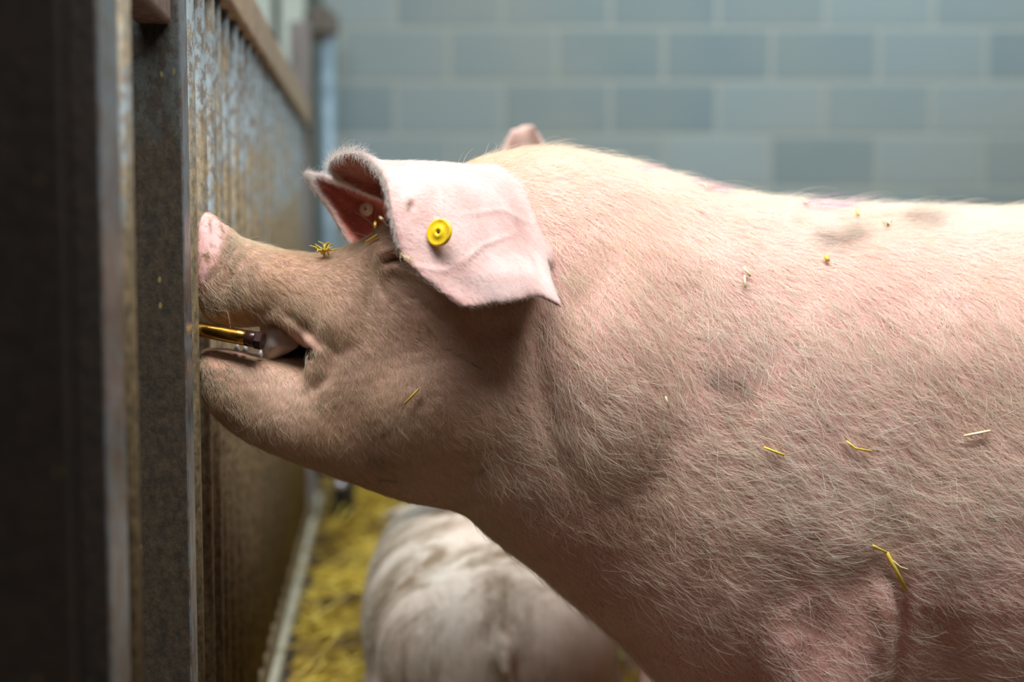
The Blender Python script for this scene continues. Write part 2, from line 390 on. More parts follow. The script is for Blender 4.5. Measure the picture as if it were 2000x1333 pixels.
def fuse(parts, voxel, smooth_it=4):
    """union of closed pieces into one continuous skin"""
    V = []; Fa = []; k = 0
    for v, f in parts:
        V.append(np.asarray(v)); Fa += [tuple(i+k for i in q) for q in f]; k += len(v)
    me = bpy.data.meshes.new('tmp'); me.from_pydata(np.concatenate(V).tolist(), [], Fa)
    b_ = bmesh.new(); b_.from_mesh(me)
    bmesh.ops.recalc_face_normals(b_, faces=b_.faces); b_.to_mesh(me); b_.free()
    o = bpy.data.objects.new('tmp', me); C.objects.link(o)
    r = o.modifiers.new('r', 'REMESH'); r.mode = 'VOXEL'; r.voxel_size = voxel; r.adaptivity = 0
    dg = bpy.context.evaluated_depsgraph_get(); out = bpy.data.meshes.new_from_object(o.evaluated_get(dg))
    bpy.data.objects.remove(o); bpy.data.meshes.remove(me)
    co, ed = get(out)
    for _ in range(smooth_it): co = lap(co, ed, .55)
    put(out, co); return out, ed
def get(me):
    co = np.zeros(len(me.vertices)*3); me.vertices.foreach_get('co', co); ed = np.zeros(len(me.edges)*2, int); me.edges.foreach_get('vertices', ed); return co.reshape(-1, 3), ed.reshape(-1, 2)
def put(me, co): me.vertices.foreach_set('co', co.ravel()); me.update()
def lap(co, ed, f):
    s_ = np.stack([np.bincount(ed[:, 0], co[ed[:, 1], c], len(co))+np.bincount(ed[:, 1], co[ed[:, 0], c], len(co)) for c in range(3)], 1)
    n = np.bincount(ed.ravel(), minlength=len(co))[:, None]; return co*(1-f)+f*s_/np.maximum(n, 1)
def normals(me):
    n = np.zeros(len(me.vertices)*3); me.vertices.foreach_get('normal', n); return n.reshape(-1, 3)
def seg_dist(px, py, poly):
    """distance in px to a polyline, and the parameter along it"""
    best = np.full(len(px), 1e9); par = np.zeros(len(px)); n = len(poly)-1
    for i in range(n):
        ax, ay = poly[i]; bx, by = poly[i+1]; L = (bx-ax)**2+(by-ay)**2
        t = np.clip(((px-ax)*(bx-ax)+(py-ay)*(by-ay))/L, 0, 1); d = np.hypot(px-ax-t*(bx-ax), py-ay-t*(by-ay))
        k = d < best; best[k] = d[k]; par[k] = (i+t[k])/n
    return best, par

# ---- the big sow ----
BODY = [ # px, top, bottom, depth, halfwidth, exponent
 (612, 520, 890, 1.765, .072, 2.2), (640, 496, 921, 1.765, .082, 2.2), (700, 474, 945, 1.77, .098, 2.2), (750, 440, 963, 1.775, .113, 2.25),
 (800, 375, 977, 1.785, .125, 2.3), (850, 345, 986, 1.79, .134, 2.3), (900, 324, 996, 1.80, .143, 2.3), (950, 305, 1036, 1.81, .152, 2.3),
 (1000, 296, 1075, 1.82, .162, 2.25), (1050, 292, 1114, 1.835, .176, 2.2), (1100, 293, 1158, 1.85, .190, 2.2), (1150, 302, 1200, 1.865, .202, 2.2), (1200, 312, 1246, 1.88, .212, 2.15),
 (1300, 340, 1345, 1.90, .226, 2.15), (1400, 370, 1395, 1.915, .235, 2.15), (1500, 388, 1415, 1.925, .240, 2.2), (1700, 404, 1425, 1.935, .245, 2.2), (1900, 408, 1440, 1.94, .255, 2.2),
 (2150, 404, 1460, 1.94, .262, 2.2), (2400, 396, 1450, 1.94, .255, 2.2), (2600, 410, 1400, 1.94, .235, 2.2), (2750, 470, 1310, 1.94, .19, 2.1), (2830, 580, 1180, 1.94, .12, 2), (2860, 720, 1010, 1.94, .05, 2)]
UPPER = [(393, 415, 606, 1.752, .050, 2.2), (400, 406, 618, 1.752, .054, 2.2), (412, 417, 628, 1.752, .055, 2.2), (440, 443, 640, 1.755, .054, 2.2), (470, 463, 640, 1.757, .055, 2.2), (510, 477, 637, 1.758, .058, 2.2),
 (545, 487, 640, 1.76, .062, 2.2), (580, 494, 668, 1.76, .067, 2.2), (612, 497, 690, 1.762, .073, 2.2), (660, 492, 720, 1.765, .084, 2.2), (720, 470, 760, 1.77, .10, 2.2)]
LOWER = [(396, 690, 770, 1.742, .030, 2.3), (404, 680, 790, 1.742, .037, 2.3), (440, 681, 831, 1.745, .046, 2.3), (500, 693, 869, 1.75, .056, 2.3), (560, 702, 894, 1.755, .064, 2.3), (600, 703, 909, 1.76, .070, 2.3), (660, 690, 931, 1.765, .082, 2.2), (720, 680, 950, 1.77, .09, 2.2)]
EARN = [
 [(655, 350, 1.74), (641, 328, 1.71), (652, 305, 1.68), (684, 297, 1.645), (722, 316, 1.605), (748, 355, 1.578), (764, 430, 1.555), (781, 497, 1.545), (828, 549, 1.535), (905, 604, 1.53)],
 [(700, 372, 1.78), (692, 342, 1.76), (712, 324, 1.71), (745, 323, 1.66), (782, 340, 1.61), (803, 382, 1.575), (816, 440, 1.553), (842, 500, 1.540), (884, 548, 1.532), (955, 598, 1.53)],
 [(758, 395, 1.79), (762, 362, 1.78), (785, 330, 1.73), (825, 323, 1.68), (862, 338, 1.63), (882, 385, 1.585), (892, 440, 1.562), (912, 500, 1.548), (948, 550, 1.540), (1003, 592, 1.54)],
 [(850, 410, 1.80), (855, 370, 1.78), (870, 340, 1.76), (905, 328, 1.72), (942, 338, 1.68), (962, 392, 1.635), (974, 450, 1.605), (990, 500, 1.582), (1015, 545, 1.560), (1052, 583, 1.56)],
 [(940, 420, 1.80), (945, 385, 1.78), (960, 350, 1.80), (1000, 338, 1.775), (1044, 380, 1.745), (1060, 430, 1.715), (1068, 478, 1.685), (1073, 520, 1.65), (1083, 560, 1.615), (1100, 603, 1.585)]]
EARF = [
 [(688, 484, 1.85), (705, 480, 1.89), (735, 468, 1.90), (775, 440, 1.87)],
 [(663, 446, 1.84), (690, 436, 1.90), (725, 425, 1.91), (765, 408, 1.86)],
 [(640, 405, 1.83), (665, 402, 1.89), (700, 398, 1.90), (745, 385, 1.85)],
 [(612, 368, 1.82), (632, 370, 1.86), (658, 370, 1.87), (700, 366, 1.83)],
 [(592, 336, 1.81), (600, 338, 1.82), (612, 340, 1.82), (632, 344, 1.81)]]
EARN = [[(a, b, c+(.028*max(0, k-3)/6*(1 if 0 < i < 4 else .5))) for k, (a, b, c) in enumerate(row)] for i, row in enumerate(EARN)]
earN, earNb = sheet_px(EARN, 90, 64, .0042)
earF, earFb = sheet_px(EARF, 44, 44, .0042)
def W1(px, py, d): return P(px, py, d)
parts = [loft_px(BODY, 8, 72), loft_px(UPPER, 5, 56), loft_px(LOWER, 5, 56), earN, earF]
def leg_front(dx, yc, near):
    sx_ = W1(1500+dx, 1200, yc)[0]
    q = CAMZ/.85; return limb([(a, b, c*q, d, e) for a, b, c, d, e in [(sx_+.01, yc, .62, .10, .060), (sx_+.015, yc, .50, .115, .068), (sx_+.02, yc, .40, .105, .066), (sx_+.035, yc, .30, .075, .055), (sx_+.03, yc, .22, .048, .045), (sx_+.02, yc, .16, .042, .040), (sx_+.02, yc, .10, .036, .034), (sx_+.015, yc, .05, .042, .036), (sx_-.005, yc, .012, .050, .038)]])
parts.append(leg_front(60, 1.742, 1)); parts.append(leg_front(-40, 2.10, 0))
for yc, dx in ((1.76, 0), (2.10, 60)):
    hx = W1(2600+dx, 1000, yc)[0]
    parts.append(limb([(hx, yc, .66, .16, .07), (hx+.01, yc, .50, .15, .075), (hx+.0, yc, .40, .10, .065), (hx+.05, yc, .30, .062, .05), (hx+.09, yc, .24, .048, .042), (hx+.07, yc, .14, .038, .036), (hx+.055, yc, .05, .044, .038), (hx+.03, yc, .012, .052, .04)]))
tz = W1(2850, 700, 1.94)
parts.append(chain([(tz[0]-.03, tz[1], tz[2], .022), (tz[0]+.03, tz[1], tz[2]-.03, .016), (tz[0]+.05, tz[1]-.03, tz[2]-.10, .012), (tz[0]+.03, tz[1]-.02, tz[2]-.15, .008), (tz[0]+.02, tz[1], tz[2]-.20, .004)]))
# cheek and jowl and brow masses
def pball(px, py, d, rx, ry, rz): parts.append(ball(P(px, py, d), (rx, ry, rz)))
pball(860, 780, 1.735, .13, .095, .105)     # jowl
pball(690, 640, 1.715, .060, .046, .070)      # cheek
pball(765, 500, 1.715, .034, .045, .036)      # brow over the eye
pball(1180, 760, 1.745, .12, .10, .19)      # neck side
pball(1560, 900, 1.76, .20, .085, .24)      # shoulder blade
me, ed = fuse(parts, .0034, 4)
co, _ = get(me)
# low-frequency softening of everything but ears and mouth
from mathutils.kdtree import KDTree
def near_mask(co, pts, r0, r1):
    kd = KDTree(len(pts)); [kd.insert(Vector(p), i) for i, p in enumerate(pts)]; kd.balance()
    bb0, bb1 = pts.min(0)-r1, pts.max(0)+r1; k = np.where(((co > bb0) & (co < bb1)).all(1))[0]; out = np.zeros(len(co))
    for i in k: out[i] = kd.find(co[i])[2]
    m_ = np.zeros(len(co)); m_[k] = np.clip((r1-out[k])/(r1-r0), 0, 1); return m_
eN = near_mask(co, earNb.reshape(-1, 3), .006, .009); eF = near_mask(co, earFb.reshape(-1, 3), .006, .009)
px, py, dd = PJ(co)
mouth = np.clip(1-np.hypot((px-500)/190, (py-665)/75), 0, 1) > 0
keep = np.maximum(np.maximum(eN*np.clip(1-(px-930)/60*np.clip((500-py)/60, 0, 1), 0, 1), eF), mouth*.9)
# ear root must be let go so it blends
soft = np.clip(1-keep, 0, 1)[:, None]
for _ in range(45): co = co*(1-soft)+soft*lap(co, ed, .6)
put(me, co); nrm = normals(me)
px, py, dd = PJ(co)
view = (CAM-co); view /= np.linalg.norm(view, axis=1, keepdims=True); front = np.clip((nrm*view).sum(1)*3+.3, 0, 1)
side = front*(1-np.maximum(eN, eF))*(dd < 1.84)
def stroke(poly, wd, amp, taper=True, m_=None):
    d, t = seg_dist(px, py, poly); a = np.exp(-(d/wd)**2)*amp
    if taper: a = a*np.sin(np.clip(t, .04, .96)*math.pi)**.5
    return a*(side if m_ is None else m_)
disp = np.zeros(len(co))
for poly, wd, amp in [
  ([(1048, 395), (1068, 500), (1060, 600), (1045, 700), (1062, 800), (1085, 900)], 26, -.008),   # fold behind the ear and jowl
  ([(760, 900), (900, 960), (1000, 960)], 30, .004),
  ([(750, 512), (775, 504), (800, 508), (822, 522)], 5, -.010),                         # closed eye slit
  ([(740, 497), (770, 488), (805, 492)], 9, .006),                                      # upper lid
  ([(748, 524), (780, 525), (812, 542)], 9, .006),                                      # lower lid
  ([(735, 470), (722, 500), (735, 545), (765, 590)], 9, -.005),
  ([(705, 505), (720, 560), (716, 610)], 9, -.004),
  ([(785, 560), (830, 600), (890, 640)], 14, -.004),
  ([(470, 462), (448, 490), (430, 520), (404, 546)], 5, -.0055),                        # groove behind the snout disc
  ([(485, 470), (468, 510), (440, 560)], 6, -.0045),
  ([(452, 480), (440, 515), (420, 545)], 6, .0025),
  ([(500, 480), (482, 520), (478, 560)], 7, -.0035),
  ([(400, 412), (430, 440), (462, 462)], 7, .004),
  ([(510, 500), (540, 520), (580, 520)], 7, -.0035),
  ([(440, 634), (500, 628), (535, 615), (560, 630), (600, 664), (622, 690)], 10, .006),  # upper lip roll
  ([(550, 600), (585, 630), (630, 672)], 9, -.003),
  ([(640, 640), (650, 690), (640, 735), (600, 770)], 13, -.0045),
  ([(570, 660), (560, 672)], 5, -.002),
  ([(420, 715), (500, 722), (590, 722)], 16, .003),
  ([(1757, 1120), (1762, 1200), (1755, 1280), (1735, 1400)], 18, -.011),                # crease behind the foreleg
  ([(1700, 1130), (1722, 1200), (1722, 1300)], 34, .012),
  ([(1560, 1180), (1600, 1250), (1590, 1400)], 50, -.010),
  ([(1850, 1180), (1850, 1420)], 75, -.014),
  ([(1700, 1080), (1650, 1060), (1600, 1090)], 40, .005),
  ([(1330, 500), (1350, 650), (1420, 800)], 60, -.004),
  ([(1540, 420), (1640, 455), (1760, 440)], 30, -.004),
  ([(880, 640), (960, 650), (1030, 640)], 30, -.006),
  ([(1010, 760), (960, 850), (900, 900)], 40, .004)]:
    disp += stroke(poly, wd, amp)
earm = eN*front
for poly, wd, amp in [([(1010, 440), (1040, 490), (1062, 540)], 7, -.003), ([(890, 530), (940, 480), (1010, 455)], 4, .0015), ([(800, 520), (870, 530), (930, 490)], 4, .0012), ([(900, 420), (980, 410), (1040, 440)], 5, .0014), ([(803, 395), (800, 408)], 5, -.004)]:
    disp += stroke(poly, wd, amp, True, earm)
bodyish = 1-np.maximum(eN, eF)
disp += bodyish*(.0016*nz(co, 28, 1)+.0007*nz(co, 90, 2))*np.clip((px-640)/200, .25, 1)
hd = np.clip((1100-px)/200, 0, 1)*bodyish
disp += hd*.0005*nz(co, 260, 3)
co = co+nrm*disp[:, None]; put(me, co); co2 = lap(co, ed, .3); put(me, co2); co = co2; nrm = normals(me); px, py, dd = PJ(co)

# skin attribute layers: markings, painted mouth shade and darkened creases
def fattr(me, name, v):
    a = me.attributes.new(name, 'FLOAT', 'POINT'); a.data.foreach_set('value', np.ascontiguousarray(v, dtype=np.float32))
ear_all = np.maximum(eN, eF)
# inner side of the ear: nearest ear-surface normal faces away
def inner_of(co, nrm, b, em, sign):
    du = np.gradient(b, axis=1); dv = np.gradient(b, axis=0); n = np.cross(du, dv); n /= np.linalg.norm(n, axis=2, keepdims=True)+1e-12
    pts = b.reshape(-1, 3); nn = n.reshape(-1, 3); kd = KDTree(len(pts)); [kd.insert(Vector(p), i) for i, p in enumerate(pts)]; kd.balance()
    out = np.zeros(len(co)); k = np.where(em > .05)[0]
    for i in k: out[i] = 1.0 if np.dot(nn[kd.find(co[i])[1]], nrm[i])*sign > .2 else 0
    return out
# outer side of near ear faces the camera in the middle of the sheet
bmid = earNb[32, 60]; g = np.cross(np.gradient(earNb, axis=1)[32, 60], np.gradient(earNb, axis=0)[32, 60]); sN = -1 if np.dot(g, CAM-bmid) > 0 else 1
bmid = earFb[20, 20]; g = np.cross(np.gradient(earFb, axis=1)[20, 20], np.gradient(earFb, axis=0)[20, 20]); sF = 1 if np.dot(g, CAM-bmid) > 0 else -1
inner = np.maximum(inner_of(co, nrm, earNb, eN, sN)*eN, inner_of(co, nrm, earFb, eF, sF)*eF)
for _ in range(2): inner = (inner*.4+.6*(np.bincount(ed[:, 0], inner[ed[:, 1]], len(co))+np.bincount(ed[:, 1], inner[ed[:, 0]], len(co)))/np.maximum(np.bincount(ed.ravel(), minlength=len(co)), 1))
fattr(me, 'ear', ear_all); fattr(me, 'inner', inner)
face = np.clip((1060-px)/160, 0, 1)*(1-ear_all); fattr(me, 'face', face)
muzzle = np.clip((560-px)/120, 0, 1)*(1-ear_all); fattr(me, 'muzzle', muzzle)
disc = np.clip(((470-(py-405)*.42)-px)/14, 0, 1)*(py < 560)*(1-ear_all); fattr(me, 'disc', disc)
mint = (np.clip(1-np.hypot((px-575)/60, (py-692)/14), 0, 1) > 0)*1.0*(np.abs(nrm[:, 0]) > .5)  # mouth corner coloured dark to paint the shade inside
fattr(me, 'mouth', mint)
marks = np.zeros(len(co))  # spots, scratches and smudges, plus dark lines along creases and the eye slit
frontm = (front > .2)
for poly, wd, a in [([(872, 682), (905, 700), (940, 722)], 2.4, .75), ([(1362, 1000), (1374, 1055), (1380, 1090)], 3, .7), ([(1396, 1075), (1392, 1130)], 2, .5), ([(742, 938), (775, 942)], 3, .7), ([(938, 924), (952, 917)], 4, .5), ([(965, 932), (972, 926)], 4, .4),
  ([(750, 850), (752, 852)], 4, 1), ([(622, 798), (630, 802)], 7, .6), ([(1553, 430), (1562, 433)], 5, .8), ([(1556, 672), (1558, 678)], 5, .7), ([(1930, 1012), (1942, 1014)], 5, .9), ([(1590, 1050), (1592, 1055)], 4, .8),
  ([(1600, 465), (1640, 470), (1672, 455)], 18, .55), ([(1770, 425), (1820, 430)], 14, .35), ([(1400, 745), (1440, 760)], 22, .35), ([(1055, 640), (1058, 670)], 14, .45), ([(730, 900), (745, 905)], 14, .6),
  ([(802, 396), (798, 410)], 6, .8), ([(1370, 417), (1372, 419)], 4, .6), ([(410, 430), (412, 455)], 3, .6), ([(428, 425), (436, 450), (432, 465)], 4, .5), ([(722, 560), (718, 600)], 12, .4), ([(462, 475), (440, 520), (402, 550)], 4, .8), ([(500, 478), (470, 500), (452, 540)], 5, .45), ([(560, 660), (585, 690), (610, 696)], 4, .6), ([(455, 470), (445, 500), (425, 530)], 4, .5), ([(749, 512), (765, 507), (785, 513), (800, 527)], 2.4, .9)]:
    d, t = seg_dist(px, py, poly); marks = np.maximum(marks, np.exp(-(d/wd)**2)*a*frontm)
marks += .0
fattr(me, 'marks', np.clip(marks, 0, 1))
paint = np.zeros(len(co))
for poly, wd in [([(1340, 350), (1370, 362), (1400, 372)], 7), ([(1560, 398), (1600, 403), (1640, 404)], 9), ([(1240, 325), (1260, 330)], 5)]:
    d, t = seg_dist(px, py, poly); paint = np.maximum(paint, np.exp(-(d/wd)**2))
fattr(me, 'paint', paint*.04)

def skin_material(name, sss=.08):
    m = N(name)
    n1 = m.noise(6, 4, .6); n2 = m.noise(22, 5, .65); n3 = m.noise(300, 3, .6)
    c = m.mix(m.ramp(n1, [(.35, 0), (.65, 1)]), (.60, .30, .26), (.70, .40, .35))
    c = m.mix(m.math('MULTIPLY', m.ramp(n2, [(.5, 0), (.72, 1)]), .45), c, (.47, .27, .15))
    v = m.voro(230); fr = m.math('MULTIPLY', m.ramp(v, [(.20, 1), (.40, 0)]), m.ramp(m.noise(9, 3), [(.4, .25), (.65, .9)]))
    c = m.mix(m.math('MULTIPLY', fr, .85), c, (.33, .12, .07))
    vb = m.voro(34); db = m.math('MULTIPLY', m.ramp(vb, [(.035, 1), (.06, 0)]), m.ramp(m.noise(7, 2), [(.5, 0), (.62, .9)]))
    c = m.mix(db, c, (.035, .02, .012))
    fa = m.attr('face').outputs['Fac']
    fc = m.mix(m.ramp(m.noise(13, 5, .65), [(.40, 0), (.62, 1)]), (.60, .36, .24), (.66, .40, .31))
    c = m.mix(m.math('MULTIPLY', fa, .7), c, fc)
    mz = m.attr('muzzle').outputs['Fac']
    mc = m.mix(m.ramp(m.noise(38, 5, .7), [(.42, 0), (.58, 1)]), (.20, .115, .065), (.58, .30, .22))
    c = m.mix(m.math('MULTIPLY', mz, .85), c, mc)
    dc = m.mix(m.ramp(m.noise(70, 5, .7), [(.49, 0), (.63, 1)]), (.80, .45, .42), (.38, .21, .12))
    c = m.mix(m.attr('disc').outputs['Fac'], c, dc)
    ea = m.attr('ear').outputs['Fac']; ec = m.mix(m.ramp(m.noise(16, 4), [(.42, 0), (.68, 1)]), (.66, .45, .42), (.58, .32, .285))
    c = m.mix(ea, c, ec)
    inn = m.attr('inner').outputs['Fac']; c = m.mix(inn, c, m.mix(m.noise(20, 4), (.30, .07, .05), (.48, .15, .11)))
    c = m.mix(m.attr('mouth').outputs['Fac'], c, (.05, .015, .012))
    c = m.mix(m.attr('marks').outputs['Fac'], c, m.mix(m.noise(160, 2), (.03, .018, .01), (.20, .13, .07)))
    c = m.mix(m.attr('paint').outputs['Fac'], c, (.50, .08, .30))
    m.col(c); m.set(Roughness=.55)
    m.p.inputs['Subsurface Weight'].default_value = sss; m.p.inputs['Subsurface Radius'].default_value = (1, .35, .2); m.p.inputs['Subsurface Scale'].default_value = .008
    m.p.inputs['Specular IOR Level'].default_value = .3
    m.bump(m.math('ADD', m.math('MULTIPLY', n3, .6), m.math('MULTIPLY', n2, 1.4)), .35, .0016)
    return m.m
M['skin'] = skin_material('pig_skin')
sow = link('pig', me, M['skin'])
pin(sow, (float(P(1700, 900, 1.93)[0]), 1.93, 0.0)); SOWLOC = np.array(sow.location)
tag(sow, 'large pale pink sow biting the fence, yellow button tag in its drooping ear', 'pig')
def child(name, o_or_bm, mat, parent=sow, smooth=True):
    o = bmobj(name, o_or_bm, mat, parent, smooth); o.location = -Vector(parent.location); return o

# ---- bristles ----
def hair_material(name):
    m = N(name); a = m.attr('hcol').outputs['Color']
    m.t.nodes.remove(m.p)
    d = m.t.nodes.new('ShaderNodeBsdfDiffuse'); t_ = m.t.nodes.new('ShaderNodeBsdfTranslucent'); g = m.t.nodes.new('ShaderNodeBsdfGlossy'); g.inputs['Roughness'].default_value = .35
    m.L(a, d.inputs[0]); m.L(a, t_.inputs[0])
    x1 = m.t.nodes.new('ShaderNodeMixShader'); x1.inputs[0].default_value = .4; m.L(d.outputs[0], x1.inputs[1]); m.L(t_.outputs[0], x1.inputs[2])
    x2 = m.t.nodes.new('ShaderNodeMixShader'); x2.inputs[0].default_value = .08; m.L(x1.outputs[0], x2.inputs[1]); m.L(g.outputs[0], x2.inputs[2]); m.L(x2.outputs[0], m.out.inputs[0])
    return m.m
M['hair'] = hair_material('bristle')
def curves_obj(name, pts, rad, col, parent, mat=None):
    """pts (N,K,3) world, rad (N,K), col (N,3)"""
    Nn, K = pts.shape[:2]; hc = bpy.data.hair_curves.new(name); hc.add_curves([K]*Nn)
    hc.position_data.foreach_set('vector', np.ascontiguousarray((pts-np.array(parent.location)).ravel(), dtype=np.float32))
    ra = hc.attributes.get('radius') or hc.attributes.new('radius', 'FLOAT', 'POINT'); ra.data.foreach_set('value', np.ascontiguousarray(rad.ravel(), dtype=np.float32))
    ca = hc.attributes.new('hcol', 'FLOAT_COLOR', 'POINT'); cc = np.ones((Nn, K, 4), np.float32); cc[..., :3] = col[:, None, :]; ca.data.foreach_set('color', cc.ravel())
    hc.materials.append(mat or M['hair']); o = bpy.data.objects.new(name, hc); C.objects.link(o); o.parent = parent; return o
DIRS = np.array([(1500, 410, 8), (1100, 310, 4), (1000, 330, 10), (1800, 420, 5), (1180, 450, 68), (1350, 480, 58), (1500, 560, 60), (1800, 560, 62), (1300, 700, 52), (1600, 750, 52), (1100, 620, 72), (1120, 800, 58), (1250, 900, 48), (1480, 900, 22), (1800, 880, 32), (1920, 700, 50), (1500, 1050, 10),
  (1800, 1120, 20), (1350, 1000, 28), (900, 750, 50), (700, 600, 78), (560, 550, 55), (650, 750, 110), (1500, 1250, 38), (1900, 1250, 30), (440, 500, 60), (520, 490, 8), (640, 495, 4), (720, 465, -20), (450, 600, 40), (480, 770, 100), (600, 850, 60), (1150, 1050, 55), (1300, 1200, 60)], float)
def grow(me, co, nrm, n, zone, length, rad, lift, colf, seed, K=5, clump=.5, wander=.35):
    r = np.random.default_rng(seed)
    fv = np.zeros(len(me.polygons)*4, int); 
    lt = np.zeros(len(me.polygons), int); me.polygons.foreach_get('loop_total', lt)
    ls = np.zeros(len(me.polygons), int); me.polygons.foreach_get('loop_start', ls)
    lv = np.zeros(len(me.loops), int); me.loops.foreach_get('vertex_index', lv)
    q = ls[lt == 4]; quad = np.stack([lv[q], lv[q+1], lv[q+2], lv[q+3]], 1)
    wgt = zone[quad].mean(1); A = np.linalg.norm(np.cross(co[quad[:, 2]]-co[quad[:, 0]], co[quad[:, 3]]-co[quad[:, 1]]), axis=1)*.5; wgt = wgt*A
    k = r.choice(len(quad), n, p=wgt/wgt.sum()); b = r.dirichlet([1, 1, 1, 1], n); root = (co[quad[k]]*b[..., None]).sum(1); nn = (nrm[quad[k]]*b[..., None]).sum(1); nn /= np.linalg.norm(nn, axis=1, keepdims=True)
    x, y, d = PJ(root)
    w_ = np.exp(-((x[:, None]-DIRS[:, 0])**2+(y[:, None]-DIRS[:, 1])**2)/(2*95**2))+1e-9*1/(((x[:, None]-DIRS[:, 0])**2+(y[:, None]-DIRS[:, 1])**2)/1e4+1)
    rad_ = np.radians(DIRS[:, 2]); ang = np.arctan2((w_*np.sin(rad_)).sum(1), (w_*np.cos(rad_)).sum(1))
    ang = ang+clump*(nz(root, 45, 11)+.6*nz(root, 110, 12))*.55+r.normal(0, wander, n)
    g = np.cos(ang)[:, None]*RT-np.sin(ang)[:, None]*UP
    t = g-(g*nn).sum(1)[:, None]*nn; tl = np.linalg.norm(t, axis=1, keepdims=True); t = t/np.maximum(tl, .15)
    L = length*r.lognormal(0, .28, n)*(.85+.25*nz(root, 14, 5)); lf = lift*np.clip(r.normal(1, .35, n), .2, 2.5)
    s_ = np.cross(nn, t); bend = r.normal(0, .25, n)
    u = np.linspace(0, 1, K); pts = []
    for a in u:
        pts.append(root+L[:, None]*(a*t+(lf*(a-.62*a*a))[:, None]*nn+(bend*a*a*.5)[:, None]*s_))
    pts = np.stack(pts, 1); rr = rad*r.uniform(.7, 1.25, n)[:, None]*(1-.75*u[None, :])
    return pts, rr, colf(root, x, y, r, n)
def col_body(root, x, y, r, n):
    c = np.array([.94, .88, .76])*r.uniform(.8, 1.07, n)[:, None]
    tan = np.clip(.16+.45*nz(root, 16, 21)+np.clip((1400-x)/600, 0, .5)+.2*nz(root, 9, 22), 0, 1)[:, None]
    c = c*(1-tan*.7)+np.array([.76, .60, .40])*tan*.7
    d = np.zeros(n)
    for poly, wd in [([(1600, 465), (1640, 470), (1672, 455)], 18), ([(1770, 425), (1820, 430)], 14), ([(1400, 745), (1440, 760)], 22)]:
        q, _ = seg_dist(x, y, poly); d = np.maximum(d, np.exp(-(q/wd)**2)*.6)
    d = np.clip(d*r.uniform(.2, 1.5, n), 0, .9)
    c = c*(1-d[:, None])+np.array([.24, .17, .10])*d[:, None]
    p = np.zeros(n)
    for poly, wd in [([(1340, 350), (1370, 362), (1400, 372)], 9), ([(1560, 398), (1600, 403), (1640, 404)], 10), ([(1240, 325), (1260, 330)], 6)]:
        q, _ = seg_dist(x, y, poly); p = np.maximum(p, np.exp(-(q/wd)**2))
    p = (p*(r.uniform(0, 1, n) < .3))[:, None]
    return np.clip(c*(1-p)+np.array([.60, .10, .42])*p, 0, 1)
def col_face(root, x, y, r, n):
    t = np.clip(.5+.6*nz(root, 30, 31)-np.clip((x-880)/120, 0, .5), 0, 1)[:, None]; c = (np.array([.86, .74, .54])*(1-t)+np.array([.66, .48, .28])*t)*r.uniform(.75, 1.15, n)[:, None]; return np.clip(c, 0, 1)
def col_ear(root, x, y, r, n): return np.array([.78, .72, .67])*r.uniform(.85, 1.08, n)[:, None]
vis = (dd > 0)*np.clip(1-(px-2080)/500, .40, 1.0)
away = np.where((nrm*view).sum(1) < -.25, .15, 1.0)
inmouth = (np.hypot((px-510)/120, (py-665)/32) < 1)
zb = vis*away*(1-ear_all)*np.clip((px-900)/110, 0, 1)*(py < 1700)*np.clip(1-(py-950)/330, .22, 1)
zf = vis*away*(1-ear_all)*np.clip((1060-px)/140, 0, 1)*np.clip(1-disc*.9, 0, 1)*(~inmouth)
ze = ear_all*(1-.8*inner)
a1 = grow(me, co, nrm, 118000, zb, .024, .00014, .30, col_body, 1)
a2 = grow(me, co, nrm, 12000, zb, .038, .00018, .5, col_body, 2, wander=.5)
a3 = grow(me, co, nrm, 70000, zf, .0100, .00013, .38, col_face, 3, K=4)
a4 = grow(me, co, nrm, 3500, zf, .017, .00013, .5, col_face, 4, K=5, wander=.6)
rimz = (py < 480)*ear_all*np.clip(1-np.abs(inner-.5)/.38, 0, 1)
a6 = grow(me, co, nrm, 12000, rimz, .008, .00010, 1.1, col_ear, 6, K=4, wander=.9)
a5 = grow(me, co, nrm, 30000, ze, .006, .00007, .6, col_ear, 5, K=4)
def joinK(lst, K=5):
    Pp, Rr, Cc = [], [], []
    for p, r_, c in lst:
        if p.shape[1] != K:
            t0 = np.linspace(0, 1, p.shape[1]); t1 = np.linspace(0, 1, K); i = np.clip(np.searchsorted(t0, t1, 'right')-1, 0, len(t0)-2); f = ((t1-t0[i])/(t0[i+1]-t0[i]))
            p = p[:, i]*(1-f)[None, :, None]+p[:, i+1]*f[None, :, None]; r_ = r_[:, i]*(1-f)+r_[:, i+1]*f
        Pp.append(p); Rr.append(r_); Cc.append(c)
    return np.concatenate(Pp), np.concatenate(Rr), np.concatenate(Cc)
bp, br_, bc = joinK([a1, a2, a3, a4, a5, a6])
o = curves_obj('bristles', bp, br_, bc, sow); tag(o, 'short cream bristles all over the coat', kind='stuff')
# eyelashes, brow whiskers and long back hairs
def whisker(name, roots, tips, rad, col, bend=.15, parent=sow, label=None):
    r = np.random.default_rng(len(roots)); n = len(roots); K = 7; u = np.linspace(0, 1, K)
    a = np.array(roots); b = np.array(tips); mid = r.normal(0, bend, (n, 3))*np.linalg.norm(b-a, axis=1)[:, None]
    pts = a[:, None]*(1-u)[None, :, None]+b[:, None]*u[None, :, None]+(4*u*(1-u))[None, :, None]*mid[:, None]*.5
    o = curves_obj(name, pts, np.full((n, 1), rad)*(1-.8*u)[None, :], np.tile(np.array(col), (n, 1)), parent); tag(o, label, kind='stuff'); return o
r_ = np.random.default_rng(5)
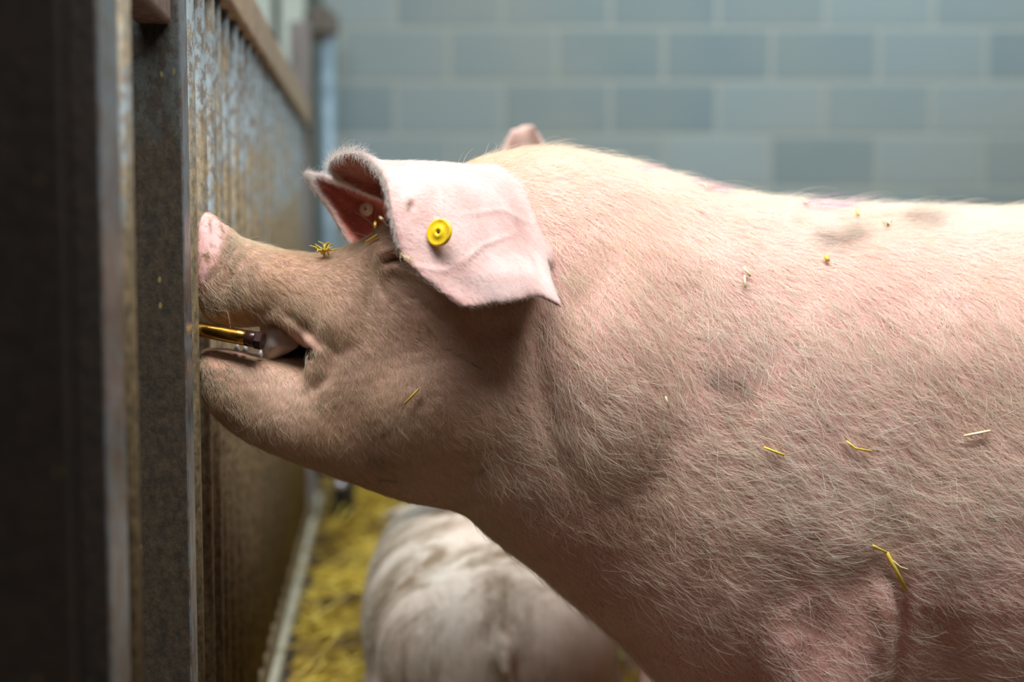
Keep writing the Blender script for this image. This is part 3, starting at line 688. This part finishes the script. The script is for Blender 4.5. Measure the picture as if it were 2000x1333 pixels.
# snap helper: depth of the skin under a pixel
kdv = np.where((nrm*view).sum(1) > .0)[0]
def skin_at(x_, y_, k=1):
    d = np.hypot(px[kdv]-x_, py[kdv]-y_); c_ = kdv[np.where(d < max(7, d.min()+1))[0]]; i = c_[np.argmin(dd[c_])]; return co[i], nrm[i], dd[i]
rt, tp = [], []
for k in range(34):
    t = r_.uniform(0, 1); x0, y0 = 768+t*38, 500+t*2-3; p, n_, d_ = skin_at(x0, y0); rt.append(p); tp.append(P(x0+r_.uniform(2, 16), y0+r_.uniform(-2, 20), d_-.016))
whisker('eyelashes', rt, tp, .00022, (.85, .72, .45), .1, label='pale straw-coloured eyelashes')
rt, tp = [], []
for (x0, y0, x1, y1) in [(735, 450, 690, 413), (738, 446, 702, 420), (730, 452, 735, 400), (745, 445, 752, 405), (720, 462, 675, 452), (712, 470, 676, 478), (716, 468, 682, 474), (745, 440, 735, 425), (748, 442, 758, 420), (700, 474, 680, 478), (752, 440, 742, 422)]:
    p, n_, d_ = skin_at(x0, y0+4); rt.append(p); tp.append(P(x1, y1, d_))
for (x0, y0, x1, y1) in [(940, 312, 955, 280), (945, 310, 968, 278), (962, 304, 985, 268), (958, 306, 978, 276), (890, 326, 905, 298), (905, 322, 925, 290), (1370, 366, 1440, 362), (1300, 340, 1365, 345), (1500, 388, 1600, 392), (1530, 390, 1650, 396), (1150, 300, 1200, 292), (1240, 322, 1300, 318), (1960, 407, 2000, 398)]:
    p, n_, d_ = skin_at(x0, y0+6); rt.append(p); tp.append(P(x1, y1, d_))
for (x0, y0, x1, y1) in [(400, 552, 440, 600), (402, 560, 452, 598), (398, 600, 450, 596), (440, 612, 450, 642), (396, 590, 420, 575), (470, 470, 505, 462), (860, 984, 812, 990), (880, 988, 830, 992), (800, 976, 770, 984)]:
    p, n_, d_ = skin_at(x0, y0); rt.append(p); tp.append(P(x1, y1, d_-.012))
whisker('whiskers', rt, tp, .00022, (.88, .80, .66), .22, label='long pale whiskers of the brow and muzzle')

# ---- tongue, teeth ----
(Tv, Tf), _b = sheet_px([[(509, 638, 1.742), (524, 632, 1.735), (548, 630, 1.74)], [(511, 660, 1.738), (535, 653, 1.722), (580, 660, 1.738)], [(513, 680, 1.738), (535, 674, 1.720), (583, 674, 1.74)], [(516, 704, 1.742), (532, 700, 1.732), (548, 694, 1.744)]], 24, 24, .003)
(Gv, Gf), _b = sheet_px([[(540, 640, 1.76), (570, 650, 1.76), (618, 684, 1.765)], [(538, 672, 1.762), (575, 676, 1.764), (622, 692, 1.766)], [(536, 708, 1.76), (575, 708, 1.76), (620, 708, 1.765)]], 16, 16, .004)  # black sheet added behind the jaws as the shade of the mouth corner
gm_ = link_mesh('mouth_shade_sheet', Gv, Gf, mat_simple('mouth_shade_sheet', (.02, .008, .006), .4, bump=0), sow); gm_.location = -Vector(sow.location); gm_['label'] = 'black sheet standing for the shade inside the mouth corner'
tg = link_mesh('tongue', Tv, Tf, mat_simple('tongue', (.62, .50, .44), .3, 0, 60, .2), sow); tg.location = -Vector(sow.location); tg['label'] = 'pale wet tongue tissue showing in the open mouth'
for (a, b_) in [(462, 683), (478, 684), (508, 695)]:
    bm = bmesh.new(); p0 = P(a, b_+4, 1.722); p1 = P(a+2, b_-11, 1.722); tube(bm, [p0, (p0+p1)/2, p1], [.0035, .003, .0012], 10)
    child('tooth', bm, mat_simple('tooth', (.80, .74, .72), .2, bump=0))
# ---- ear tags ----
def disc_tag(name, px_, py_, dd_, r, tilt, colm, label, hole, parent=sow, th=.004):
    bm = bmesh.new(); prof = [(0, th*.55), (r*.12, th*.55), (r*.16, th*1.0), (r*.34, th*1.15), (r*.42, th*.85), (r*.80, th*.8), (r*.90, th*.95), (r*.97, th*.7), (r, th*.2), (r*.96, -th*.4), (0, -th*.5)]
    seg = 40; rings = []
    for (a, z) in prof:
        rings.append([bm.verts.new((a*math.cos(k*2*math.pi/seg), a*math.sin(k*2*math.pi/seg), z)) for k in range(seg)] if a > 0 else [bm.verts.new((0, 0, z))])
    for a, b_ in zip(rings, rings[1:]):
        for k in range(seg):
            k2 = (k+1) % seg
            if len(a) == 1: bm.faces.new((a[0], b_[k], b_[k2]))
            elif len(b_) == 1: bm.faces.new((a[k], b_[0], a[k2]))
            else: bm.faces.new((a[k], b_[k], b_[k2], a[k2]))
    o = bmobj(name, bm, colm, parent, True); p = P(px_, py_, dd_)
    n_ = Vector(tilt).normalized(); o.rotation_euler = n_.to_track_quat('Z', 'Y').to_euler(); o.location = Vector(p)-Vector(parent.location); o['label'] = label
    bm = bmesh.new(); bmesh.ops.create_uvsphere(bm, u_segments=14, v_segments=8, radius=hole); bmesh.ops.scale(bm, vec=(1, 1, .5), verts=bm.verts)
    h = bmobj('pin', bm, mat_simple('tag_pin', (.03, .02, .01), .6, bump=0), o, True); h.location = (0, 0, th*.75); return o
m = N('yellow_plastic'); m.col(m.mix(m.ramp(m.noise(120, 4, .7, m.coord((1, .4, 1))), [(.52, 0), (.66, .7)]), (.92, .60, .01), (.50, .30, .03))); m.set(Roughness=.4); M['yellow'] = m.m
pe, ne, de = skin_at(859, 455)
disc_tag('ear_tag', 859, 455, de-.010, .0168, (-.62*abs(1)+.1, -.9, .22), M['yellow'], 'round yellow plastic button tag', .0016)
bm = bmesh.new()
pf, nf, df = skin_at(716, 408)
disc_tag('ear_tag', 716, 409, df-.006, .0098, (-.3, -.95, .1), mat_simple('cream_plastic', (.60, .53, .38), .4, bump=0), 'small cream button tag with a dark centre', .0030)

# ---- brass nipple drinker held in the mouth ----
dr = bpy.data.objects.new('drinking_nipple', None); C.objects.link(dr); A = P(384, 643, 1.712); B = P(500, 664, 1.70); dr.location = A
tag(dr, 'brass drinking nipple with a dark hexagonal tip, gripped in the pink sow\'s mouth', 'drinker')
brass = mat_simple('brass', (.50, .26, .05), .25, 1.0, 60, .4, .1); dark = mat_simple('dark_fitting', (.045, .018, .014), .25, .3, bump=0)
ax = (B-A)/np.linalg.norm(B-A)
def dchild(nm, bm, mt, sm=True):
    o = bmobj(nm, bm, mt, dr, sm); o.location = -Vector(dr.location); return o
bm = bmesh.new(); tube(bm, [A-ax*.06, A, A+ax*.03, A+ax*.056, B-ax*.012], [.0095, .0095, .0098, .0102, .0102], 24); dchild('tube', bm, brass)
bm = bmesh.new(); tube(bm, [B-ax*.013, B-ax*.0128, B-ax*.001, B], [.0095, .0106, .0106, .0098], 24); dchild('collar', bm, dark)
bm = bmesh.new(); tube(bm, [B, B+ax*.001, B+ax*.009, B+ax*.0105], [.009, .0125, .0125, .010], 6); dchild('hexagonal_tip', bm, dark, False)

# ------------------------------------------------------------------ straw pieces lying on the sow
M['stalk'] = mat_simple('straw_stalk', (.78, .56, .07), .4, 0, 90, .25, .1)
M['palestalk'] = mat_simple('pale_straw_stalk', (.86, .74, .45), .4, 0, 90, .25, .1)
def stalk(pts, wd, label, mat='stalk', lift=.006):
    bm = bmesh.new(); W_ = []
    for (x_, y_) in pts:
        p, n_, d_ = skin_at(x_, y_); W_.append(P(x_, y_, d_-lift))
    L = len(W_); 
    if L == 2: W_ = [W_[0], (W_[0]+W_[1])/2, W_[1]]
    tube(bm, W_, wd, 8); o = bmobj('straw_piece', bm, M[mat], smooth=True); pin(o, W_[0]); tag(o, label, 'straw', 'straw pieces on the sow'); return o
stalk([(1704, 1066), (1732, 1080)], .0016, 'short upper half of the snapped straw low on the shoulder of the sow')
stalk([(1732, 1080), (1752, 1118), (1769, 1153)], .0026, 'thick yellow straw slanting down low on the shoulder, longest on the sow')
stalk([(1744, 1096), (1758, 1108), (1773, 1113)], .0012, 'white curved straw fibre beside the thick yellow straw', 'palestalk')
stalk([(1492, 874), (1532, 890)], .0016, 'thin yellow straw in the middle of the shoulder of the sow')
stalk([(1883, 852), (1934, 842)], .0017, 'pale straw at the right edge on the flank of the sow', 'palestalk')
stalk([(1653, 862), (1670, 876), (1702, 882)], .0013, 'bent brownish straw between the mid-shoulder straw and the flank')
stalk([(790, 790), (818, 760)], .0014, 'thin yellow straw slanting up on the cheek of the sow')
stalk([(1452, 522), (1466, 540)], .0018, 'short yellow straw on the upper neck, behind the ear', 'palestalk')
stalk([(1454, 538), (1456, 562)], .0014, 'thin upright straw under the short one on the upper neck', 'palestalk')
stalk([(1566, 388), (1576, 396)], .0016, 'tiny straw chip on the ridge of the back above the dark smudge', 'palestalk', .010)
stalk([(1672, 412), (1677, 420)], .0016, 'tiny straw chip standing on the back right of the dark smudge')
stalk([(1728, 430), (1734, 440), (1738, 432)], .0028, 'crumpled pale chaff flake high on the back', 'palestalk')
stalk([(1612, 500), (1618, 510)], .0028, 'tiny yellow chaff flake below the dark smudge on the back')
stalk([(1300, 775), (1306, 796)], .0011, 'fine curved straw fibre on the side of the neck', 'palestalk')
stalk([(715, 473), (737, 460)], .0020, 'yellow straw lying on the brow in front of the ear', 'stalk', .006)
stalk([(740, 424), (757, 436)], .0019, 'pale straw sticking out above the brow against the ear', 'palestalk', .004)
stalk([(733, 432), (731, 452)], .0016, 'upright yellow straw on the top of the brow', 'stalk', .004)
stalk([(1372, 358), (1382, 366), (1396, 364)], .0013, 'bent straw fibre on the crest of the neck', 'palestalk', .008)
# small clump of chaff on the bridge of the snout
bm = bmesh.new(); p, n_, d_ = skin_at(633, 500); c0 = P(633, 491, d_)
for k in range(16):
    a = r_.normal(size=3); a[2] = abs(a[2])*.8; a /= np.linalg.norm(a); tube(bm, [c0+r_.normal(0, .003, 3), c0+a*r_.uniform(.005, .014)+np.array([0, 0, .001]), c0+a*r_.uniform(.012, .020)+r_.normal(0, .003, 3)], [r_.uniform(.0008, .0022), .0012, .0005], 6)
o = bmobj('chaff_clump', bm, M['stalk'], smooth=True); pin(o, c0); tag(o, 'small bright yellow clump of chaff on the bridge of the snout', 'straw')

# ------------------------------------------------------------------ other pigs
def generic_pig(L, W_, H, belly, lying=False, ear_h=.20):
    """pig along -x (head at -x), origin under the middle; sections in own frame"""
    st = [(-.50, .30, .42, .05), (-.485, .27, .47, .10), (-.44, .26, .55, .14), (-.38, .27, .68, .20), (-.31, .25, .80, .30), (-.24, .17, .93, .38), (-.12, .13, .985, .45), (.0, .10, 1.0, .48), (.15, .08, 1.0, .50), (.30, .10, .985, .49), (.41, .17, .93, .44), (.48, .30, .80, .30), (.505, .45, .65, .12)]
    st = np.array(st); xs = np.linspace(-.50, .505, 60); c = [pchip(st[:, 0], st[:, i], xs) for i in (1, 2, 3)]
    t = np.linspace(0, 2*math.pi, 40, endpoint=False); rr = []
    z0 = belly
    for x_, b_, a_, hw in zip(xs, *c):
        zb, zt = z0+(H-z0)*b_*1.0-(0 if not lying else 0), z0+(H-z0)*a_
        cc, ss = np.cos(t), np.sin(t); rr.append(np.stack([np.full(40, x_*L), hw*W_*np.sign(cc)*np.abs(cc)**.9, (zb+zt)/2+(zt-zb)/2*np.sign(ss)*np.abs(ss)**.9], 1))
    pr = [rings_mesh(rr)]
    for sx_ in (-.17, .36):
        for sy in (-1, 1):
            y_ = sy*W_*.30
            if lying: pr.append(limb([(sx_*L, y_*1.15, .16, .09, .07), (sx_*L-.05, y_*1.3, .09, .08, .06), (sx_*L-.12, y_*1.3, .05, .06, .045), (sx_*L-.14, y_*1.3, .012, .05, .04)]))
            else: pr.append(limb([(sx_*L, y_, H*.62, .10, .07), (sx_*L+.01, y_, H*.45, .09, .065), (sx_*L+.02, y_, H*.28, .055, .048), (sx_*L+.02, y_, H*.14, .042, .040), (sx_*L+.01, y_, .04, .046, .040), (sx_*L-.005, y_, .01, .05, .04)]))
    zh = z0+(H-z0)*.86
    for sy in (-1, 1):
        e = H/.9 if not lying else .75
        rows = []
        for k in range(5):
            f = k/4; wd = [.060, .070, .060, .042, .014][k]*e
            bx = -.315*L-.02*f*e; by = sy*(.10*e+.05*f*e); bz = zh-.03+ear_h*f*e
            if lying: bx -= .10*f; by = sy*(.09+.10*f); bz = zh-.03-.05*f*f
            rows.append([(bx-wd*1.3, by+sy*.015, bz-.01), (bx-wd*.5, by-sy*.012, bz), (bx+wd*.5, by-sy*.012, bz+.005), (bx+wd*1.3, by+sy*.015, bz)])
        pr.append(sheet_px(rows, 24, 24, .006, True)[0])
    pr.append(chain([(.49*L, 0, z0+(H-z0)*.70, .02), (.53*L, 0, z0+(H-z0)*.62, .013), (.53*L, .02, z0+(H-z0)*.5, .009)]))
    me_, ed_ = fuse(pr, .009, 8)
    c_, _ = get(me_); n_ = normals(me_); c_ = c_+n_*(.003*nz(c_, 22, 8))[:, None]; put(me_, c_)
    for nm in ('ear', 'inner', 'face', 'muzzle', 'disc', 'mouth', 'marks', 'paint'): fattr(me_, nm, np.zeros(len(c_)))
    return me_, ed_
def simple_skin(name, a, b, dirt, dm):
    m = N(name); c = m.mix(m.ramp(m.noise(3.5, 4), [(.35, 0), (.65, 1)]), a, b)
    c = m.mix(m.ramp(m.noise(5, 5, .65, m.coord((1.6, 1, .45)), .6), [(dm, 0), (dm+.16, 1)]), c, dirt); c = m.mix(.35, c, m.ramp(m.noise(90, 3, .6, m.coord((1, 1, .2))), [(.3, .6), (.7, 1.0)]), 'MULTIPLY')
    m.col(c); m.set(Roughness=.7); return m.m
def fuzz(parent, me_, ed_, n, length, seed, colr):
    M_ = np.array(parent.matrix_basis); c_, _ = get(me_); nn = normals(me_); c_ = c_@M_[:3, :3].T+M_[:3, 3]; nn = nn@M_[:3, :3].T
    p, r_h, c = grow(me_, c_, nn, n, np.ones(len(c_)), length, .0002, .3, lambda ro, x, y, r, k: np.array(colr)*r.uniform(.7, 1.1, k)[:, None], seed, K=4)
    inv = np.linalg.inv(M_); p = p@inv[:3, :3].T+inv[:3, 3]
    # curves_obj subtracts the parent location, undo it
    o = curves_obj('bristles', p+np.array(parent.location), r_h, c, parent); tag(o, kind='stuff'); return o
# lying pig under the sow's chin
me2, ed2 = generic_pig(1.15, .47, .40, -.03, lying=True)
pig2 = link('pig', me2, simple_skin('dusty_pig_skin', (.80, .72, .62), (.78, .62, .52), (.26, .18, .11), .45))
pig2.location = (-.075, 2.75, 0); pig2.rotation_euler = (0, 0, math.radians(-84))
tag(pig2, 'dusty white pig lying low in the straw below the chin of the large sow', 'pig')
fuzz(pig2, me2, ed2, 22000, .02, 41, (.75, .66, .52))
# pig standing behind the sow: only an ear tip and a sliver of back show
H3 = float(P(2000, 404, 2.62)[2]); me3, ed3 = generic_pig(1.55, .50, H3, .25, ear_h=.255)
pig3 = link('pig', me3, simple_skin('pink_pig_skin', (.72, .42, .35), (.70, .50, .42), (.42, .26, .17), .58))
pig3.location = (.535, 2.62, 0); pig3.rotation_euler = (0, 0, math.radians(-2))
tag(pig3, 'pig standing hidden behind the sow, only the tip of one pink ear showing', 'pig')
